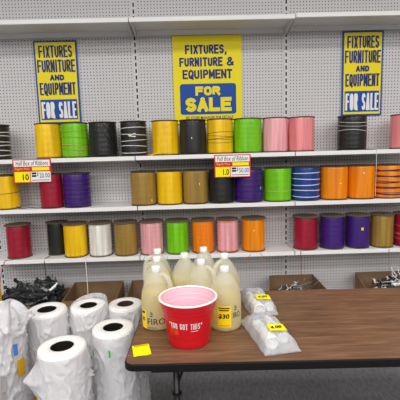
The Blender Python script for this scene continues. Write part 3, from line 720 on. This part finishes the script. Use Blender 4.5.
# ------------------------------------------------------------------ red bucket
bk = thing('party_bucket', 'red cup-shaped plastic bucket with white rim and YOU GOT THIS lettering', 'bucket', (-0.033, -1.690, TZ + 0.0005), 0)
BH = 0.196
def bkr(z): return 0.0885 + (0.1165 - 0.0885) * z / BH
out = [(0.0, 0.004), (0.078, 0.004), (0.080, 0.0), (0.0865, 0.001), (0.0895, 0.006)]
for z in (0.02, 0.045, 0.047, 0.09, 0.13, 0.146, 0.148, 0.165, 0.167, BH - 0.006):
    k = 0.0
    if z >= 0.047: k += 0.0018
    if z >= 0.148: k += 0.0025
    if z >= 0.167: k += 0.0025
    out.append((bkr(z) + k - 0.002, z))
auto_smooth(MB().lathe(out, 64).build('outer_shell', M_RED, bk), 35)
inn = [(bkr(BH) + 0.003, BH - 0.002)]
for z in (0.178, 0.167, 0.165, 0.148, 0.146, 0.10, 0.047, 0.045, 0.012):
    k = 0.0
    if z >= 0.047: k += 0.0018
    if z >= 0.148: k += 0.0025
    if z >= 0.167: k += 0.0025
    inn.append((bkr(z) + k - 0.0062, z))
inn += [(0.070, 0.007), (0.0, 0.007)]
auto_smooth(MB().lathe(inn, 64).build('inner_liner', M_PINK, bk), 30)
tr = []
for i in range(13):
    a = 2 * PI * i / 12; tr.append((bkr(BH) + 0.0045 + 0.0048 * math.cos(a), BH - 0.001 + 0.0042 * math.sin(a)))
auto_smooth(MB().lathe(tr, 64).build('rim', M_RIM, bk), 60)
def bk_map(s0, s1, z0, z1, ang):
    def g(a, b):
        z = z0 + b * (z1 - z0); rr_ = bkr(z) + 0.0008; th = math.radians(ang) + (s0 + a * (s1 - s0)) / 0.105
        return Vector((rr_ * math.cos(th), rr_ * math.sin(th), z))
    return g
block_text('"YOU GOT THIS"', 0.142, 0.027, 0.0030, bk_map(-0.086, 0.056, 0.094, 0.120, -90), M_RIM, bk, 1.0)
gl = bk_map(0.010, 0.042, 0.0835, 0.0855, -90)
obj('print_line', [gl(i / 4, j) for i in range(5) for j in (0, 1)], [(2 * i, 2 * i + 2, 2 * i + 3, 2 * i + 1) for i in range(4)], M_RIM, bk)
g = bk_map(-0.062, -0.044, 0.066, 0.088, -90)
obj('sticker', [g(0, 0), g(1, 0), g(1, 1), g(0, 1)], [(0, 1, 2, 3)], M_ORANGE, bk)

# ------------------------------------------------------------------ note and bagged cups on the table
nt_ = thing('price_note', 'bright yellow blank price note near the table corner', 'note', (-0.229, -1.766, TZ + 0.0006), math.radians(13))
v = []
for j in range(5):
    for i in range(5):
        v.append(((i / 4 - 0.5) * 0.070, (j / 4 - 0.5) * 0.090, 0.0012 * (1 + math.sin(i * 1.3 + j)) * 0.6 + (0.003 if (i, j) == (4, 0) else 0)))
obj('paper', v, [(j * 5 + i, j * 5 + i + 1, j * 5 + i + 6, j * 5 + i + 5) for j in range(4) for i in range(4)], M_NOTE, nt_)
box('print_line', (-0.028, 0.028, 0.031, 0.036, 0.0034, 0.0038), mat('ochre_ink', (176, 156, 10), 0.7), nt_)

def cup_bag(label, cx, cy, rz, w, l, seed, ink):
    t = thing('bagged_cup_pack', label, 'bag', (cx, cy, TZ + 0.001), rz, 'clear bags of white cups')
    # stacked white cups lying down, the open end towards the viewer
    for k, (ox, rad) in enumerate(((-0.026, 0.029), (0.036, 0.023))):
        n = 4
        prof = [(rad * 0.72, 0.0)]
        z = 0.0
        for i in range(7):
            prof += [(rad * (0.74 + 0.035 * i), 0.022 * i + 0.004), (rad * (0.76 + 0.035 * i), 0.022 * i + 0.018)]
        prof += [(rad, 0.185), (rad * 1.04, 0.190), (rad * 1.0, 0.196), (rad * 0.86, 0.199), (rad * 0.80, 0.194), (0, 0.193)]
        mtx = Matrix.Translation((ox, l / 2 - 0.075 + 0.035 * k, rad * 0.98 + 0.002)) @ Matrix.Rotation(math.radians(90), 4, 'X')
        auto_smooth(MB().lathe(prof, 20, mtx).build('cup_stack', M_CUP, t), 40)
    v = []; f = []; nx, ny = 36, 70
    for j in range(ny + 1):
        for i in range(nx + 1):
            a = i / nx - 0.5; b = j / ny - 0.5
            x = a * w; y = b * l
            prof = max(0.0, 1 - (abs(a) * 2) ** 4) * max(0.0, 1 - (abs(b) * 2) ** 6)
            z = 0.005 + 0.054 * prof ** 0.8 + 0.009 * prof * noise.noise(Vector((a * 5, b * 8, seed))) + 0.008 * max(0, 1 - 5 * abs(noise.noise(Vector((a * 6 + b * 5, b * 7, seed))))) + 0.005 * abs(noise.noise(Vector((a * 22, b * 30, seed))))
            v.append((x + 0.008 * noise.noise(Vector((b * 6, seed, a * 3))), y, z))
    for j in range(ny):
        for i in range(nx): q = j * (nx + 1) + i; f.append((q, q + 1, q + nx + 2, q + nx + 1))
    N0 = len(v)
    v2 = [(q[0], q[1], 0.0015) for q in v]; 
    f2 = [tuple(k + N0 for k in reversed(q)) for q in f]
    edge = [i for i in range(nx + 1)] + [j * (nx + 1) + nx for j in range(1, ny + 1)] + [ny * (nx + 1) + i for i in range(nx - 1, -1, -1)] + [j * (nx + 1) for j in range(ny - 1, 0, -1)]
    sd = [(edge[(k + 1) % len(edge)], edge[k], edge[k] + N0, edge[(k + 1) % len(edge)] + N0) for k in range(len(edge))]
    obj('bag', v + v2, f + f2 + sd, M_CLEAR, t, True)
    zt = 0.069
    tg = obj('price_tag', [(-0.026, -0.085, zt), (0.044, -0.098, zt - 0.002), (0.048, -0.038, zt - 0.002), (-0.018, -0.023, zt)], [(0, 1, 2, 3)], M_NOTE, t)
    lettering(ink, on_top(-0.016, 0.034, -0.074, -0.050, zt + 0.001), M_INK, tg, 0.02, 0.2)
    obj('blue_print', [(-0.045, 0.06, 0.055), (-0.014, 0.06, 0.062), (-0.014, 0.095, 0.058), (-0.045, 0.095, 0.050)], [(0, 1, 2, 3)], mat('print_blue', (150, 186, 222), 0.4), t)
cup_bag('clear bag of white cups lying farther back on the table', 0.318, -1.345, math.radians(7), 0.135, 0.285, 1.3, '4.00')
cup_bag('clear bag of white cups lying nearest the front edge of the table', 0.310, -1.685, math.radians(10), 0.155, 0.315, 5.1, '4.00')

# ------------------------------------------------------------------ plastic film rolls on the floor
def ridged(p, seed):
    q = Vector((p[0] + seed * 3.1, p[1] - seed * 1.7, p[2] + seed))
    return 1 - abs(noise.noise(q)) * 2
def crinkle(x, y, z, seed):
    """folds of a loose film sleeve: broad soft lumps, long diagonal creases, small crinkles (metres outward)"""
    P = Vector((x, y, z * 0.5)); o = Vector((seed * 3.3, -seed * 1.9, seed * 0.7))
    w = Vector((noise.noise(P * 8 + o), noise.noise(P * 8 - o), noise.noise(P * 10 + o * 2))) * 0.06
    a = max(0, 1 - abs(noise.noise((P + w) * 11 + o)) * 7.0)
    b = max(0, 1 - abs(noise.noise((P + w) * 26 - o)) * 5.0)
    c = max(0, 1 - abs(noise.noise((P - w) * 18 + o * 5)) * 8.0)
    m_ = 0.4 + 0.6 * max(0, min(1, 0.5 + 1.6 * noise.noise(P * 5 - o)))     # smooth stretches between the crinkled ones
    return 0.0030 * (1 + noise.noise(P * 6 + o)) + m_ * (0.0165 * a * a + 0.0060 * b + 0.0130 * c * c)
def film_roll(label, x, y, R, H, seed, cr=0.046, flare=0.014, lobe=None, tags=(), marks=(), collar=0.0, core_m=None):
    t = thing('film_roll', label, 'film roll', (x, y, 0), 0, 'upright rolls of white plastic film')
    b = [(R, 0.003), (R, H - 0.012), (R - 0.003, H - 0.004), (R - 0.010, H), (cr + 0.012, H + 0.001), (cr + 0.006, H - 0.002), (cr + 0.002, H - 0.003), (cr + 0.002, 0.003), (R, 0.003)]
    auto_smooth(MB().lathe(b, 48).build('film_body', M_ROLL, t), 50)
    auto_smooth(MB().lathe([(cr + 0.0015, 0.002), (cr + 0.0015, H - 0.006), (cr - 0.002, H - 0.004), (cr - 0.004, H - 0.006), (cr - 0.004, 0.002), (cr + 0.0015, 0.002)], 36).build('core_tube', core_m or M_CORE, t), 40)
    # loose crinkled sleeve
    n, rings = 150, 120; v = []; f = []
    for j in range(rings + 1):
        q = j / rings; z = (H - 0.016 + collar) * (1 - q) + 0.006 * q
        for i in range(n):
            a = 2 * PI * i / n; cx, sy = math.cos(a), math.sin(a)
            zz = z
            if collar and q < 0.08:
                zz = z - collar * (1 - q / 0.08) * (0.55 - 0.45 * math.sin(a + 0.6))
            grow = min(1, q * 7 + 0.15)
            rr_ = R + 0.0025 + grow * crinkle(R * cx, R * sy, z, seed) + flare * max(0, q - 0.1) * (0.6 + 0.8 * max(0, math.sin(3 * a + seed)))
            if lobe:
                la, lz, lw, lh, lr = lobe
                da = (a - la + PI) % (2 * PI) - PI
                g_ = max(0, 1 - abs(da) / lw) * max(0, 1 - abs(z - lz) / lh)
                rr_ += lr * g_ ** 1.3
            v.append((rr_ * cx, rr_ * sy, zz))
    for j in range(rings):
        for i in range(n):
            k = (i + 1) % n; f.append((j * n + i, (j + 1) * n + i, (j + 1) * n + k, j * n + k))
    obj('film_sleeve', v, f, M_FILM, t, True)
    for (a, z, sw, sh, m_, nm, txt) in tags:
        rt = R + 0.036 if txt else R + 0.022
        c_ = math.radians(a)
        pt = cyl_patch(nm, rt, c_, 0, -sw / 2, sw / 2, z, z + sh, m_, t, 4)
        if txt: cyl_text(txt, rt + 0.001, c_, 0, -sw * 0.32, sw * 0.32, z + sh * 0.45, z + sh * 0.72, M_INK, pt, 0.02)
    return t
film_roll('front film roll with large dark core hole and sleeve pulled to a point', -0.575, -1.700, 0.100, 0.742, 1.0, 0.047, 0.002, lobe=(math.radians(200), 0.615, 0.75, 0.075, 0.06))
film_roll('film roll with two green tape marks beside the table corner', -0.398, -1.507, 0.098, 0.729, 2.3, 0.046, 0.02,
          tags=[(-128, 0.63, 0.008, 0.035, M_GREEN, 'green_tape', None), (-88, 0.635, 0.009, 0.035, M_GREEN, 'green_tape', None)])
film_roll('film roll at back left, in front of the black hook heap', -0.777, -1.320, 0.0985, 0.752, 3.7, 0.046, 0.012, tags=[(-106, 0.320, 0.032, 0.075, M_TAGD, 'price_tag', '12')])
film_roll('film roll at back centre with clear film bunched behind it', -0.583, -1.240, 0.096, 0.735, 5.2, 0.044, 0.012, collar=0.05, tags=[(-80, 0.295, 0.040, 0.10, M_TAGD, 'price_tag', '20')])
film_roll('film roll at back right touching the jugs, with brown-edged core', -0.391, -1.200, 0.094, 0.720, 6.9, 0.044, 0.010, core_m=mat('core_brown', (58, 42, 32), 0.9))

# bagged roll at left
bg = thing('bagged_film_roll', 'film roll fully tied up in a crinkled white bag at the left edge', 'film roll', (-0.918, -1.508, 0), 0, 'upright rolls of white plastic film')
auto_smooth(MB().lathe([(0.0, 0.003), (0.082, 0.003), (0.082, 0.745), (0.076, 0.75), (0.044, 0.75), (0.044, 0.70), (0, 0.70)], 40).build('film_body', M_ROLL, bg), 40)
n, rings = 150, 130; v = []; f = []
for j in range(rings + 1):
    q = j / rings
    if q < 0.2:
        k = q / 0.2; base = 0.020 + (0.088 - 0.020) * math.sin(k * PI / 2) ** 0.8; z = 0.86 - 0.10 * k ** 1.5
    else:
        base = 0.088 + 0.006 * (q - 0.2); z = 0.76 - (0.755) * (q - 0.2) / 0.8
    for i in range(n):
        a = 2 * PI * i / n; cx, sy = math.cos(a), math.sin(a)
        rr_ = base + min(1, q * 6) * 1.3 * crinkle(0.09 * cx, 0.09 * sy, z, 8.3)
        zz = z + (0.030 * noise.noise(Vector((cx * 1.5, sy * 1.5, 2.2))) * max(0, 1 - q * 3.5)) 
        if q < 0.2: rr_ *= 1 + 0.14 * math.sin(5 * a + 1) + 0.10 * math.sin(11 * a)
        xo = 0.030 * max(0, 1 - q * 4)
        v.append((rr_ * cx + xo, rr_ * sy, zz))
for j in range(rings):
    for i in range(n):
        k = (i + 1) % n; f.append((j * n + i, (j + 1) * n + i, (j + 1) * n + k, j * n + k))
f.append(tuple(range(n)))
obj('bag', v, f, M_FILM, bg, True)
pt = cyl_patch('price_tag', 0.108, math.radians(-28), 0, -0.018, 0.022, 0.525, 0.61, M_TAGD, bg, 4)
cyl_patch('blue_label', 0.107, math.radians(-38), 0, -0.010, 0.010, 0.635, 0.69, M_BLUEM, bg, 4)

# things cut by the left frame edge
nt2 = thing('yellow_netting_roll', 'slim roll of yellow netting at the far left edge', 'netting roll', (-1.262, -0.90, 0), 0)
pts = []
auto_smooth(MB().lathe([(0, 0.0), (0.038, 0.0), (0.038, 0.85), (0.030, 0.858), (0.012, 0.858), (0.012, 0.80), (0, 0.80)], 24).build('netting', M_NET, nt2), 40)
for s in (1, -1):
    MB().tube([(0.0388 * math.cos(s * i * 0.5), 0.0388 * math.sin(s * i * 0.5), 0.01 + 0.8 * i / 180) for i in range(181)], 0.0014, 4).build('net_cord', mat('net_cord', (176, 122, 14), 0.7), nt2)
pk = thing('printed_package', 'red and white printed package standing at the lower left corner', 'package', (-0.917, -1.70, 0), 0)
bevel(box('carton', (-0.05, 0.05, -0.04, 0.04, 0, 0.60), mat('package_white', (226, 214, 214), 0.5), pk), 0.006, 3)
for i in range(6):
    box('red_print', (-0.0505, 0.0505, -0.0412, -0.0402, 0.03 + i * 0.085, 0.03 + i * 0.085 + (0.06 if i % 2 else 0.04)), M_SRED, pk)
